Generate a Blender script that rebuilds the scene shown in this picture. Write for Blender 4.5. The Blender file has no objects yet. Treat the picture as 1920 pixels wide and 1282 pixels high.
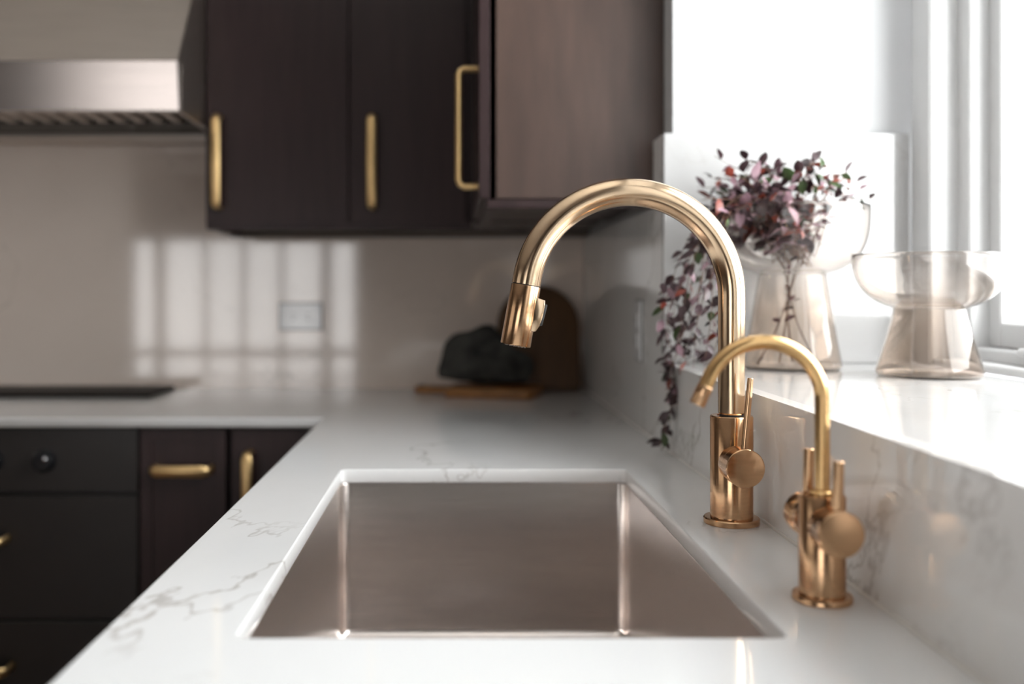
import bpy, bmesh, math, random
from mathutils import Vector, Matrix, Quaternion

random.seed(11)
PI = math.pi
scene = bpy.context.scene
COL = scene.collection

# ---------------------------------------------------------------- camera
CT = 0.91                      # countertop height
CZ = 1.176                     # camera height (0.266 m above the worktop)
cam_d = bpy.data.cameras.new('camera')
cam_d.lens = 35.0
cam_d.sensor_width = 36.0
cam_d.sensor_fit = 'HORIZONTAL'
cam_d.shift_x = 110 / 1920
cam_d.shift_y = -93 / 1920
cam_d.clip_start = 0.02
cam_d.dof.use_dof = True
cam_d.dof.focus_distance = 1.14
cam_d.dof.aperture_fstop = 2.2
cam = bpy.data.objects.new('camera', cam_d)
cam.location = (0, 0, CZ)
cam.rotation_euler = (PI / 2, 0, 0)
COL.objects.link(cam)
scene.camera = cam

# ---------------------------------------------------------------- sky, windows' portals, exposure
world = bpy.data.worlds.new('overcast_sky')
scene.world = world
world.use_nodes = True
bg = world.node_tree.nodes['Background']
bg.inputs['Color'].default_value = (0.985, 0.99, 1.0, 1)
bg.inputs['Strength'].default_value = 12.8

def portal(name, loc, rot, sx, sy):
    d = bpy.data.lights.new(name, 'AREA')
    d.shape = 'RECTANGLE'; d.size = sx; d.size_y = sy
    d.cycles.is_portal = True
    o = bpy.data.objects.new(name, d)
    o.location = loc; o.rotation_euler = rot
    COL.objects.link(o)

portal('bay_window_portal', (0.905, 0.895, 1.76), (0, PI / 2, 0), 1.4, 1.5)
portal('glazed_door_portal', (-1.92, -3.71, 1.05), (PI / 2, 0, 0), 2.12, 1.30)
portal('added_fill_window_portal', (-4.21, -0.35, 1.55), (0, -PI / 2, 0), 1.3, 2.5)  # portal of the added, unseen left window
scene.view_settings.view_transform = 'Standard'
scene.view_settings.look = 'None'
scene.view_settings.gamma = 1.0
scene.view_settings.use_curve_mapping = False
scene.view_settings.exposure = 0.0
scene.cycles.use_denoising = True
scene.cycles.max_bounces = 14
scene.cycles.diffuse_bounces = 6
scene.cycles.glossy_bounces = 6
scene.cycles.transmission_bounces = 10
scene.cycles.transparent_max_bounces = 16
scene.cycles.sample_clamp_indirect = 8.0

# ---------------------------------------------------------------- materials
def new_mat(name):
    m = bpy.data.materials.new(name)
    m.use_nodes = True
    return m, m.node_tree.nodes, m.node_tree.links, m.node_tree.nodes['Principled BSDF']

def plain(name, col, rough=0.5, metal=0.0, spec=0.5, noise=0.0, nscale=20.0, stretch=(1, 1, 1), bump=0.0):
    m, n, l, b = new_mat(name)
    b.inputs['Base Color'].default_value = (*col, 1)
    b.inputs['Roughness'].default_value = rough
    b.inputs['Metallic'].default_value = metal
    b.inputs['Specular IOR Level'].default_value = spec
    if noise or bump:
        tc = n.new('ShaderNodeTexCoord'); mp = n.new('ShaderNodeMapping'); nz = n.new('ShaderNodeTexNoise')
        mp.inputs['Scale'].default_value = stretch
        nz.inputs['Scale'].default_value = nscale
        nz.inputs['Detail'].default_value = 6
        l.new(tc.outputs['Object'], mp.inputs['Vector']); l.new(mp.outputs['Vector'], nz.inputs['Vector'])
        if noise:
            cr = n.new('ShaderNodeValToRGB')
            cr.color_ramp.elements[0].position = 0.3
            cr.color_ramp.elements[1].position = 0.7
            cr.color_ramp.elements[0].color = (*[max(0, c * (1 - noise)) for c in col], 1)
            cr.color_ramp.elements[1].color = (*[min(1, c * (1 + noise)) for c in col], 1)
            l.new(nz.outputs['Fac'], cr.inputs['Fac'])
            l.new(cr.outputs['Color'], b.inputs['Base Color'])
        if bump:
            bp = n.new('ShaderNodeBump'); bp.inputs['Strength'].default_value = bump
            bp.inputs['Distance'].default_value = 0.002
            l.new(nz.outputs['Fac'], bp.inputs['Height']); l.new(bp.outputs['Normal'], b.inputs['Normal'])
    return m

def marble(name, rot=(0, 0, 0), ior=1.5, spec=1.0, base=(0.81, 0.812, 0.815), vein=(0.32, 0.28, 0.25), rough=0.06, seed=0.0, mask=0.46, vscale=1.5):
    m, n, l, b = new_mat(name)
    tc = n.new('ShaderNodeTexCoord'); mp = n.new('ShaderNodeMapping')
    mp.inputs['Rotation'].default_value = rot
    mp.inputs['Location'].default_value = (seed, seed * 0.7, seed * 1.3)
    l.new(tc.outputs['Object'], mp.inputs['Vector'])
    def vein_layer(scale, width, detail, mask_lo, mask_hi, mscale):
        st = n.new('ShaderNodeMapping'); st.inputs['Scale'].default_value = (1.0, 0.42, 1.0)
        l.new(mp.outputs['Vector'], st.inputs['Vector'])
        nz = n.new('ShaderNodeTexNoise'); nz.inputs['Scale'].default_value = scale
        nz.inputs['Detail'].default_value = detail; nz.inputs['Roughness'].default_value = 0.56
        l.new(st.outputs['Vector'], nz.inputs['Vector'])
        s = n.new('ShaderNodeMath'); s.operation = 'SUBTRACT'; s.inputs[1].default_value = 0.5
        l.new(nz.outputs['Fac'], s.inputs[0])
        a = n.new('ShaderNodeMath'); a.operation = 'ABSOLUTE'; l.new(s.outputs[0], a.inputs[0])
        mr = n.new('ShaderNodeMapRange'); mr.inputs['From Min'].default_value = 0; mr.inputs['From Max'].default_value = width
        mr.inputs['To Min'].default_value = 1; mr.inputs['To Max'].default_value = 0
        l.new(a.outputs[0], mr.inputs['Value'])
        mk = n.new('ShaderNodeTexNoise'); mk.inputs['Scale'].default_value = mscale; mk.inputs['Detail'].default_value = 2
        l.new(mp.outputs['Vector'], mk.inputs['Vector'])
        mm = n.new('ShaderNodeMapRange'); mm.inputs['From Min'].default_value = mask_lo; mm.inputs['From Max'].default_value = mask_hi
        l.new(mk.outputs['Fac'], mm.inputs['Value'])
        x = n.new('ShaderNodeMath'); x.operation = 'MULTIPLY'
        l.new(mr.outputs['Result'], x.inputs[0]); l.new(mm.outputs['Result'], x.inputs[1])
        return x
    v1 = vein_layer(vscale, 0.0021 * vscale, 7, mask, mask + 0.16, 2.6)
    v2 = vein_layer(0.9, 0.10, 6, 0.42, 0.75, 1.3)
    c1 = n.new('ShaderNodeMix'); c1.data_type = 'RGBA'
    c1.inputs['A'].default_value = (*base, 1)
    c1.inputs['B'].default_value = (base[0] * 0.83, base[1] * 0.81, base[2] * 0.79, 1)
    l.new(v2.outputs[0], c1.inputs['Factor'])
    c2 = n.new('ShaderNodeMix'); c2.data_type = 'RGBA'
    k = n.new('ShaderNodeMath'); k.operation = 'MULTIPLY'; k.inputs[1].default_value = 0.6
    l.new(v1.outputs[0], k.inputs[0])
    l.new(k.outputs[0], c2.inputs['Factor'])
    l.new(c1.outputs['Result'], c2.inputs['A']); c2.inputs['B'].default_value = (*vein, 1)
    l.new(c2.outputs['Result'], b.inputs['Base Color'])
    b.inputs['Roughness'].default_value = rough
    b.inputs['Specular IOR Level'].default_value = spec
    b.inputs['IOR'].default_value = ior
    return m

def thin_glass(name, tint, gloss=0.06):
    m, n, l, b = new_mat(name)
    n.remove(b)
    tr = n.new('ShaderNodeBsdfTransparent'); tr.inputs['Color'].default_value = (*tint, 1)
    gl = n.new('ShaderNodeBsdfGlossy'); gl.inputs['Roughness'].default_value = 0.01
    fr = n.new('ShaderNodeFresnel'); fr.inputs['IOR'].default_value = 1.45
    ge = n.new('ShaderNodeNewGeometry'); io = n.new('ShaderNodeMapRange')   # same reflectance on both faces of the thin sheet
    io.inputs['To Min'].default_value = 1.45; io.inputs['To Max'].default_value = 1 / 1.45
    l.new(ge.outputs['Backfacing'], io.inputs['Value']); l.new(io.outputs['Result'], fr.inputs['IOR'])
    mx = n.new('ShaderNodeMixShader')
    l.new(fr.outputs[0], mx.inputs['Fac']); l.new(tr.outputs[0], mx.inputs[1]); l.new(gl.outputs[0], mx.inputs[2])
    l.new(mx.outputs[0], n['Material Output'].inputs['Surface'])
    return m

M = {}
M['quartz'] = marble('white_veined_quartz', rot=(0, 0, 0.35), spec=0.5, rough=0.07, mask=0.45, vscale=1.6)
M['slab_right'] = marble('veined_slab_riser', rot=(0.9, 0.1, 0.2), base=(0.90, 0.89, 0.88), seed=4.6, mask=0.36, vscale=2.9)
M['slab_ledge_dimmed'] = marble('veined_slab_ledge_dimmed', rot=(0.9, 0.1, 0.2), base=(0.70, 0.70, 0.70), seed=4.6, mask=0.54)  # same stone as the riser, colour darkened to offset the strong bay light
M['slab_end_dimmed'] = marble('veined_slab_end_dimmed', rot=(0.9, 0.1, 0.2), base=(0.56, 0.56, 0.56), seed=4.6, mask=0.56)  # riser stone again, darkened further so the over-lit end slab holds tone
M['slab_back'] = marble('veined_slab_backsplash', rot=(0.2, 1.2, 0.3), ior=1.6, base=(0.84, 0.725, 0.645), vein=(0.45, 0.39, 0.33), seed=7.7)
M['paint'] = plain('white_wall_paint', (0.55, 0.555, 0.56), 0.6, noise=0.015, nscale=8)
M['ceiling'] = plain('warm_ceiling_paint', (0.86, 0.84, 0.81), 0.8, noise=0.02, nscale=5)
M['room_paint'] = plain('room_wall_paint', (0.20, 0.165, 0.14), 0.7, noise=0.02, nscale=5)
M['trim'] = plain('white_trim_paint', (0.72, 0.72, 0.72), 0.35, noise=0.01, nscale=30)
M['cab'] = plain('plum_brown_stained_wood', (0.033, 0.0185, 0.0188), 0.36, spec=0.32, noise=0.16, nscale=6, stretch=(9, 9, 0.8), bump=0.06)
M['cab_end'] = plain('plum_brown_veneer', (0.066, 0.040, 0.031), 0.36, noise=0.20, nscale=5, stretch=(6, 6, 1.0), bump=0.06)
M['cab_in'] = plain('dark_carcass', (0.02, 0.015, 0.014), 0.6, noise=0.1)
M['brass_pull'] = plain('satin_brass_pull', (0.86, 0.60, 0.29), 0.38, 1.0, noise=0.05, nscale=60)
M['steel'] = plain('brushed_steel', (0.70, 0.645, 0.615), 0.25, 1.0, noise=0.04, nscale=14, stretch=(1, 12, 12), bump=0.03)
M['hood'] = plain('brushed_hood_steel', (0.62, 0.555, 0.50), 0.40, 1.0, noise=0.05, nscale=10, stretch=(0.6, 12, 12))
M['hood_lip'] = plain('polished_hood_steel', (0.46, 0.41, 0.385), 0.20, 1.0, noise=0.04, nscale=10, stretch=(0.6, 12, 12))
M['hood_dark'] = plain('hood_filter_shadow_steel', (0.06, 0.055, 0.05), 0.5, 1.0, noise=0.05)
M['black_glass'] = plain('black_cooktop_glass', (0.010, 0.008, 0.007), 0.45, spec=0.06, noise=0.05)
M['black'] = plain('black_enamel', (0.016, 0.013, 0.012), 0.28, noise=0.08)
M['knob'] = plain('gloss_black_knob', (0.015, 0.015, 0.017), 0.12, noise=0.05)
M['floor'] = plain('oak_floor_boards', (0.20, 0.12, 0.07), 0.4, noise=0.25, nscale=3, stretch=(8, 1, 8))
M['plate'] = plain('white_outlet_plastic', (0.82, 0.82, 0.83), 0.06, spec=1.0, noise=0.01)
M['plate_dark'] = plain('outlet_slot', (0.08, 0.08, 0.08), 0.4, noise=0.02)
M['oak'] = plain('honey_oak_board', (0.30, 0.13, 0.035), 0.45, noise=0.3, nscale=8, stretch=(1.2, 12, 12))
M['walnut'] = plain('walnut_board', (0.105, 0.046, 0.012), 0.45, noise=0.3, nscale=8, stretch=(12, 12, 1.2))
M['cloth'] = plain('charcoal_green_cloth', (0.036, 0.035, 0.031), 0.9, noise=0.8, nscale=22, bump=0.5)
M['rubber'] = plain('dark_rubber', (0.02, 0.02, 0.02), 0.5, noise=0.03)
M['chrome'] = plain('polished_chrome', (0.75, 0.75, 0.78), 0.08, 1.0, noise=0.01)
M['pane'] = thin_glass('clear_window_glass', (0.98, 0.99, 0.985))
M['pane_tinted'] = thin_glass('tinted_door_glass', (0.56, 0.555, 0.55))
M['pane_fill_added'] = thin_glass('added_fill_window_glass', (0.27, 0.262, 0.25))  # glass of the added left window, tinted to limit its fill
M['grout'] = plain('pale_sealant', (0.75, 0.73, 0.70), 0.5, noise=0.03)

def brass(name, col, rough, stretch):
    m, n, l, b = new_mat(name)
    b.inputs['Metallic'].default_value = 1.0
    b.inputs['Roughness'].default_value = rough
    tc = n.new('ShaderNodeTexCoord'); mp = n.new('ShaderNodeMapping'); nz = n.new('ShaderNodeTexNoise')
    mp.inputs['Scale'].default_value = stretch
    nz.inputs['Scale'].default_value = 60; nz.inputs['Detail'].default_value = 4
    l.new(tc.outputs['Object'], mp.inputs['Vector']); l.new(mp.outputs['Vector'], nz.inputs['Vector'])
    cr = n.new('ShaderNodeValToRGB')
    cr.color_ramp.elements[0].position = 0.25; cr.color_ramp.elements[1].position = 0.75
    cr.color_ramp.elements[0].color = (*[c * 0.93 for c in col], 1)
    cr.color_ramp.elements[1].color = (*[min(1, c * 1.06) for c in col], 1)
    l.new(nz.outputs['Fac'], cr.inputs['Fac']); l.new(cr.outputs['Color'], b.inputs['Base Color'])
    mr = n.new('ShaderNodeMapRange'); mr.inputs['To Min'].default_value = rough - 0.05; mr.inputs['To Max'].default_value = rough + 0.06
    l.new(nz.outputs['Fac'], mr.inputs['Value']); l.new(mr.outputs['Result'], b.inputs['Roughness'])
    return m
M['bronze'] = brass('brushed_champagne_bronze', (0.76, 0.56, 0.375), 0.15, (1, 1, 1))
M['bronze_body'] = brass('brushed_champagne_bronze_body', (0.66, 0.41, 0.235), 0.16, (1, 1, 6))
M['bronze_gold'] = brass('satin_golden_bronze', (0.74, 0.47, 0.215), 0.20, (1, 1, 3))

def vase_glass():
    m, n, l, b = new_mat('smoky_rose_glass')
    tc = n.new('ShaderNodeTexCoord'); sx = n.new('ShaderNodeSeparateXYZ'); mr = n.new('ShaderNodeMapRange'); mx = n.new('ShaderNodeMix')
    mx.data_type = 'RGBA'
    l.new(tc.outputs['Object'], sx.inputs[0]); l.new(sx.outputs['Z'], mr.inputs['Value'])
    mr.inputs['From Min'].default_value = CT + 0.1445 + 0.085; mr.inputs['From Max'].default_value = CT + 0.1445 + 0.155
    mx.inputs['A'].default_value = (0.875, 0.795, 0.73, 1); mx.inputs['B'].default_value = (0.94, 0.90, 0.87, 1)
    l.new(mr.outputs['Result'], mx.inputs['Factor']); l.new(mx.outputs['Result'], b.inputs['Base Color'])
    b.inputs['Roughness'].default_value = 0.0
    b.inputs['IOR'].default_value = 1.42
    b.inputs['Transmission Weight'].default_value = 1.0
    return m
M['vase'] = vase_glass()

def leaf_mat(name, col, spec=0.5, rough=0.35):
    m, n, l, b = new_mat(name)
    tc = n.new('ShaderNodeTexCoord'); nz = n.new('ShaderNodeTexNoise'); nz.inputs['Scale'].default_value = 40
    l.new(tc.outputs['Object'], nz.inputs['Vector'])
    cr = n.new('ShaderNodeValToRGB')
    cr.color_ramp.elements[0].color = (*[c * 0.75 for c in col], 1); cr.color_ramp.elements[1].color = (*[min(1, c * 1.25) for c in col], 1)
    l.new(nz.outputs['Fac'], cr.inputs['Fac']); l.new(cr.outputs['Color'], b.inputs['Base Color'])
    b.inputs['Roughness'].default_value = rough
    b.inputs['Specular IOR Level'].default_value = spec
    return m
M['leaf_dark'] = leaf_mat('dark_plum_leaf', (0.045, 0.022, 0.026))
M['leaf_mauve'] = leaf_mat('mauve_leaf', (0.30, 0.185, 0.22))
M['leaf_rust'] = leaf_mat('rust_red_leaf', (0.20, 0.035, 0.02))
M['leaf_green'] = leaf_mat('green_leaf', (0.045, 0.075, 0.025))
M['stem'] = leaf_mat('brown_stem', (0.13, 0.065, 0.04))

# ---------------------------------------------------------------- helpers
WLOC = {}

def link(o, parent=None):
    """link an object whose mesh is written in room coordinates"""
    COL.objects.link(o)
    if parent is not None:
        o.parent = parent
        if parent.type == 'EMPTY':
            o.location = -Vector(parent.location)
    return o

def smooth(me, ang=35):
    me.polygons.foreach_set('use_smooth', [True] * len(me.polygons))
    me.set_sharp_from_angle(angle=math.radians(ang))

def from_bm(name, bm, mat, parent=None, sm=True, ang=35):
    bmesh.ops.recalc_face_normals(bm, faces=bm.faces)
    me = bpy.data.meshes.new(name)
    bm.to_mesh(me); bm.free()
    me.materials.append(mat)
    if sm:
        smooth(me, ang)
    return link(bpy.data.objects.new(name, me), parent)

def bm_box(bm, x0, x1, y0, y1, z0, z1, bev=0.0, seg=1):
    r = bmesh.ops.create_cube(bm, size=1.0)
    vs = r['verts']
    bmesh.ops.scale(bm, vec=(x1 - x0, y1 - y0, z1 - z0), verts=vs)
    bmesh.ops.translate(bm, vec=((x0 + x1) / 2, (y0 + y1) / 2, (z0 + z1) / 2), verts=vs)
    if bev:
        es = list({e for v in vs for e in v.link_edges})
        bmesh.ops.bevel(bm, geom=es, offset=bev, segments=seg, affect='EDGES', profile=0.5)

def box(name, x0, x1, y0, y1, z0, z1, mat, parent=None, bev=0.0):
    bm = bmesh.new()
    bm_box(bm, x0, x1, y0, y1, z0, z1, bev)
    return from_bm(name, bm, mat, parent, sm=False)

def boxes(name, lst, mat, parent=None, bev=0.0):
    bm = bmesh.new()
    for b in lst:
        bm_box(bm, *b, bev=bev)
    return from_bm(name, bm, mat, parent, sm=False)

def struct(o):
    o['kind'] = 'structure'
    return o

def tag(o, label, cat, group=None):
    o['label'] = label; o['category'] = cat
    if group:
        o['group'] = group
    return o

def thing(name, label, cat, loc, group=None):
    e = bpy.data.objects.new(name, None)
    e.empty_display_size = 0.05
    e.location = loc
    COL.objects.link(e)
    return tag(e, label, cat, group)

def frame(t):
    t = t.normalized()
    up = Vector((0, 1, 0)) if abs(t.y) < 0.9 else Vector((1, 0, 0))
    a = t.cross(up).normalized()
    return a, t.cross(a).normalized()

def bm_tube(bm, pts, radii, seg=24, cap=True):
    pts = [Vector(p) for p in pts]
    rings = []
    a = None
    for i, p in enumerate(pts):
        t = (pts[min(i + 1, len(pts) - 1)] - pts[max(i - 1, 0)]).normalized()
        if a is None:
            a, b = frame(t)
        else:
            a = (a - t * a.dot(t)).normalized(); b = t.cross(a)
        r = radii[i] if isinstance(radii, (list, tuple)) else radii
        rings.append([bm.verts.new(p + (a * math.cos(k * 2 * PI / seg) + b * math.sin(k * 2 * PI / seg)) * r) for k in range(seg)])
    for i in range(len(rings) - 1):
        for k in range(seg):
            bm.faces.new((rings[i][k], rings[i][(k + 1) % seg], rings[i + 1][(k + 1) % seg], rings[i + 1][k]))
    if cap:
        bm.faces.new(rings[0]); bm.faces.new(rings[-1])

def tube(name, pts, radii, mat, parent=None, seg=24, cap=True, ang=35):
    bm = bmesh.new(); bm_tube(bm, pts, radii, seg, cap)
    return from_bm(name, bm, mat, parent, ang=ang)

def bm_lathe(bm, prof, origin, axis=(0, 0, 1), seg=64, closed=False):
    """prof: list of (radius, height along axis)"""
    ax = Vector(axis).normalized(); a, b = frame(ax); o = Vector(origin)
    rings = []
    for r, h in prof:
        if r < 1e-6:
            rings.append([bm.verts.new(o + ax * h)])
        else:
            rings.append([bm.verts.new(o + ax * h + (a * math.cos(k * 2 * PI / seg) + b * math.sin(k * 2 * PI / seg)) * r) for k in range(seg)])
    n = len(rings)
    for i in range(n if closed else n - 1):
        A, B = rings[i], rings[(i + 1) % n]
        if len(A) == 1 and len(B) == 1:
            continue
        for k in range(seg):
            k2 = (k + 1) % seg
            if len(A) == 1:
                bm.faces.new((A[0], B[k], B[k2]))
            elif len(B) == 1:
                bm.faces.new((A[k], A[k2], B[0]))
            else:
                bm.faces.new((A[k], A[k2], B[k2], B[k]))

def lathe(name, prof, origin, mat, parent=None, axis=(0, 0, 1), seg=64, closed=False, ang=35):
    bm = bmesh.new(); bm_lathe(bm, prof, origin, axis, seg, closed)
    return from_bm(name, bm, mat, parent, ang=ang)

def prism(name, poly, axis, lo, hi, mat, parent=None, bev=0.0):
    """extrude a 2D polygon along an axis: axis 'x' -> poly is (y,z); 'y' -> (x,z); 'z' -> (x,y)"""
    bm = bmesh.new()
    def mk(p, h):
        return {'x': (h, p[0], p[1]), 'y': (p[0], h, p[1]), 'z': (p[0], p[1], h)}[axis]
    A = [bm.verts.new(mk(p, lo)) for p in poly]; B = [bm.verts.new(mk(p, hi)) for p in poly]
    bm.faces.new(A); bm.faces.new(list(reversed(B)))
    for i in range(len(poly)):
        j = (i + 1) % len(poly)
        bm.faces.new((A[i], A[j], B[j], B[i]))
    if bev:
        bmesh.ops.recalc_face_normals(bm, faces=bm.faces)
        bmesh.ops.bevel(bm, geom=list(bm.edges), offset=bev, segments=1, affect='EDGES', profile=0.5)
    return from_bm(name, bm, mat, parent, ang=20)

def rrect(x0, x1, y0, y1, r, n=6):
    out = []
    for cx, cy, a0 in ((x1 - r, y1 - r, 0), (x0 + r, y1 - r, 90), (x0 + r, y0 + r, 180), (x1 - r, y0 + r, 270)):
        for k in range(n + 1):
            a = math.radians(a0 + 90 * k / n)
            out.append((cx + r * math.cos(a), cy + r * math.sin(a)))
    return out

# ================================================================ SETTING
LEDGE = CT + 0.1445            # window ledge height
XR = 0.3615                    # face of the riser slab
YB = 2.763                     # face of the back splash
YRET = 1.709                   # face of the bay's end slab
XW = 0.802                     # bay window wall plane
CEIL = 2.62
SPT = CT + 0.539               # top of the end slab

struct(box('floor', -4.2, 1.3, -3.9, 3.0, -0.08, 0.0, M['floor']))
struct(box('ceiling', -4.2, 1.3, -3.9, 3.0, CEIL, CEIL + 0.08, M['ceiling']))
struct(box('wall_back', -4.2, 0.3815, YB + 0.02, YB + 0.14, 0, CEIL, M['room_paint']))
LY0, LY1, LZ0, LZ1 = -1.6, 0.9, 0.90, 2.20  # unseen window added in the left wall as fill light for riser and sink
struct(boxes('wall_left', [(-4.2, -4.08, -3.6, LY0, 0, CEIL), (-4.2, -4.08, LY1, YB + 0.02, 0, CEIL),
                           (-4.2, -4.08, LY0, LY1, 0, LZ0), (-4.2, -4.08, LY0, LY1, LZ1, CEIL)], M['room_paint']))
lw = struct(boxes('window_fill_added', [(-4.19, -4.09, LY0, LY0 + 0.05, LZ0, LZ1), (-4.19, -4.09, LY1 - 0.05, LY1, LZ0, LZ1),
                               (-4.19, -4.09, LY0 + 0.05, LY1 - 0.05, LZ1 - 0.05, LZ1), (-4.19, -4.09, LY0 + 0.05, LY1 - 0.05, LZ0, LZ0 + 0.05)], M['trim']))
box('mullion', -4.17, -4.11, -0.375, -0.325, LZ0 + 0.05, LZ1 - 0.05, M['trim'], lw)
box('pane', -4.142, -4.138, LY0 + 0.05, LY1 - 0.05, LZ0 + 0.05, LZ1 - 0.05, M['pane_fill_added'], lw)
struct(boxes('wall_right', [

    (0.3815, 1.25, YRET + 0.02, YB + 0.14, 0, CEIL),
    (0.3815, 1.0, 0.04, YRET + 0.02, 0, LEDGE - 0.02),
    (0.3815, 1.25, -3.6, 0.04, 0, CEIL),
    (0.3815, 1.25, 0.04, YRET + 0.02, 2.53, CEIL)], M['paint']))
# rear wall with an opening for the glazed doors (only seen mirrored in the back splash and metal)
RX0, RX1, RZ0, RZ1 = -2.98, -0.86, 0.40, 1.70
struct(boxes('wall_rear', [
    (-4.2, RX0, -3.72, -3.6, 0, CEIL), (RX1, 1.25, -3.72, -3.6, 0, CEIL),
    (RX0, RX1, -3.72, -3.6, RZ1, CEIL), (RX0, RX1, -3.72, -3.6, 0, RZ0)], M['room_paint']))
gd = struct(boxes('window_2', [(RX0, RX0 + 0.05, -3.70, -3.60, RZ0, RZ1), (RX1 - 0.05, RX1, -3.70, -3.60, RZ0, RZ1),
                               (RX0, RX1, -3.70, -3.60, RZ1 - 0.05, RZ1), (RX0, RX1, -3.70, -3.60, RZ0, RZ0 + 0.05)], M['trim']))
for x in (-2.70, -2.28, -1.93, -1.58, -1.17):
    w = 0.10 if x in (-2.70, -1.17) else 0.045
    box('mullion', x - w / 2, x + w / 2, -3.69, -3.62, RZ0 + 0.05, RZ1 - 0.05, M['trim'], gd)
box('rail', RX0 + 0.05, RX1 - 0.05, -3.685, -3.625, 0.58, 0.655, M['trim'], gd)
box('pane', RX0 + 0.05, RX1 - 0.05, -3.663, -3.659, RZ0 + 0.05, RZ1 - 0.05, M['pane_tinted'], gd)

# bay window: casing, stepped sash frame, panes, stool
WY0, WY1, WZ0, WZ1 = 0.15, 1.64, LEDGE + 0.012, 2.45
win = struct(boxes('window_1', [
    (0.785, 0.84, WY1, YRET - 0.001, LEDGE + 0.001, 2.53),
    (0.785, 0.84, 0.041, WY0, LEDGE + 0.001, 2.53),
    (0.785, 0.84, WY0, WY1, WZ1, 2.53)], M['trim'], bev=0.004))
boxes('window_frame', [(0.83, 0.90, WY1 - 0.04, WY1 + 0.06, WZ0, WZ1 + 0.05), (0.83, 0.90, WY0 - 0.05, WY0 + 0.04, WZ0, WZ1 + 0.05),
                       (0.83, 0.90, WY0 + 0.04, WY1 - 0.04, WZ1 - 0.04, WZ1 + 0.05), (0.83, 0.90, WY0 + 0.04, WY1 - 0.04, WZ0, WZ0 + 0.022)], M['trim'], win, bev=0.003)
for y0, y1 in ((WY0 + 0.04, 0.87), (0.92, WY1 - 0.04)):
    s = boxes('sash', [(0.86, 0.895, y1 - 0.036, y1, WZ0 + 0.022, WZ1 - 0.04), (0.86, 0.895, y0, y0 + 0.036, WZ0 + 0.022, WZ1 - 0.04),
                       (0.86, 0.895, y0 + 0.036, y1 - 0.036, WZ1 - 0.08, WZ1 - 0.04), (0.86, 0.895, y0 + 0.036, y1 - 0.036, WZ0 + 0.022, WZ0 + 0.062)], M['trim'], win, bev=0.003)
    box('pane', 0.876, 0.880, y0 + 0.036, y1 - 0.036, WZ0 + 0.062, WZ1 - 0.08, M['pane'], s)
box('mullion', 0.83, 0.90, 0.87, 0.92, WZ0 + 0.022, WZ1 - 0.04, M['trim'], win, bev=0.003)
box('window_sill', 0.79, 0.86, WY0, WY1, LEDGE + 0.001, LEDGE + 0.014, M['trim'], win, bev=0.003)
h = boxes('sash_lock', [(0.822, 0.858, 1.22, 1.34, LEDGE + 0.014, LEDGE + 0.024)], M['trim'], win, bev=0.004)
tube('crank_handle', [(0.84, 1.30, LEDGE + 0.024), (0.835, 1.33, LEDGE + 0.034), (0.828, 1.40, LEDGE + 0.036), (0.826, 1.45, LEDGE + 0.034)], 0.006, M['trim'], h, seg=10)

# slabs
tag(box('ledge_slab', 0.3811, XW - 0.018, 0.045, YRET + 0.0195, LEDGE - 0.0195, LEDGE, M['slab_ledge_dimmed']),
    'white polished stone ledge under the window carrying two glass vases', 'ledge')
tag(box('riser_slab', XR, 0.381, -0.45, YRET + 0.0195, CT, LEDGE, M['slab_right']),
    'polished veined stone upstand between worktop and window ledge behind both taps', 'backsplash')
tag(box('end_slab', XR, XW - 0.018, YRET, YRET + 0.0195, LEDGE + 0.0002, SPT, M['slab_end_dimmed'], bev=0.0012),
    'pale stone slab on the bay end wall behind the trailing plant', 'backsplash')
tag(boxes('side_backsplash', [(XR, 0.381, YRET + 0.0197, 1.80, CT, SPT), (XR, 0.381, 1.80, YB - 0.001, CT, CT + 0.418)], M['slab_right']),
    'polished stone splashback on the right wall below the cabinet end', 'backsplash')
tag(boxes('back_backsplash', [(-2.6, XR - 0.0005, YB, YB + 0.0195, CT, CT + 0.418), (-2.6, -0.62, YB, YB + 0.0195, CT + 0.418, CT + 0.80)], M['slab_back']),
    'glossy beige veined splashback behind the cooktop, mirroring the glazed doors', 'backsplash')

# ================================================================ COUNTERTOP (one L-shaped slab with the sink cut-out)
SX0, SX1, SY0, SY1 = -0.168, 0.258, 0.767, 1.496
CX0, CY1 = -0.275, 2.113
def curve_slab(name, outer, inner, z0, z1, mat, bev=0.0015):
    cu = bpy.data.curves.new(name, 'CURVE'); cu.dimensions = '2D'; cu.fill_mode = 'BOTH'
    for poly in [outer] + inner:
        sp = cu.splines.new('POLY'); sp.points.add(len(poly) - 1)
        for p, q in zip(sp.points, poly):
            p.co = (q[0], q[1], 0, 1)
        sp.use_cyclic_u = True
    cu.extrude = (z1 - z0) / 2 - bev; cu.bevel_depth = bev; cu.bevel_resolution = 1; cu.offset = -bev
    tmp = bpy.data.objects.new(name + '_tmp', cu); COL.objects.link(tmp)
    dg = bpy.context.evaluated_depsgraph_get()
    me = bpy.data.meshes.new_from_object(tmp.evaluated_get(dg))
    bpy.data.objects.remove(tmp); bpy.data.curves.remove(cu)
    me.name = name
    me.transform(Matrix.Translation((0, 0, (z0 + z1) / 2)))
    me.materials.clear(); me.materials.append(mat)
    return link(bpy.data.objects.new(name, me))

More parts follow.
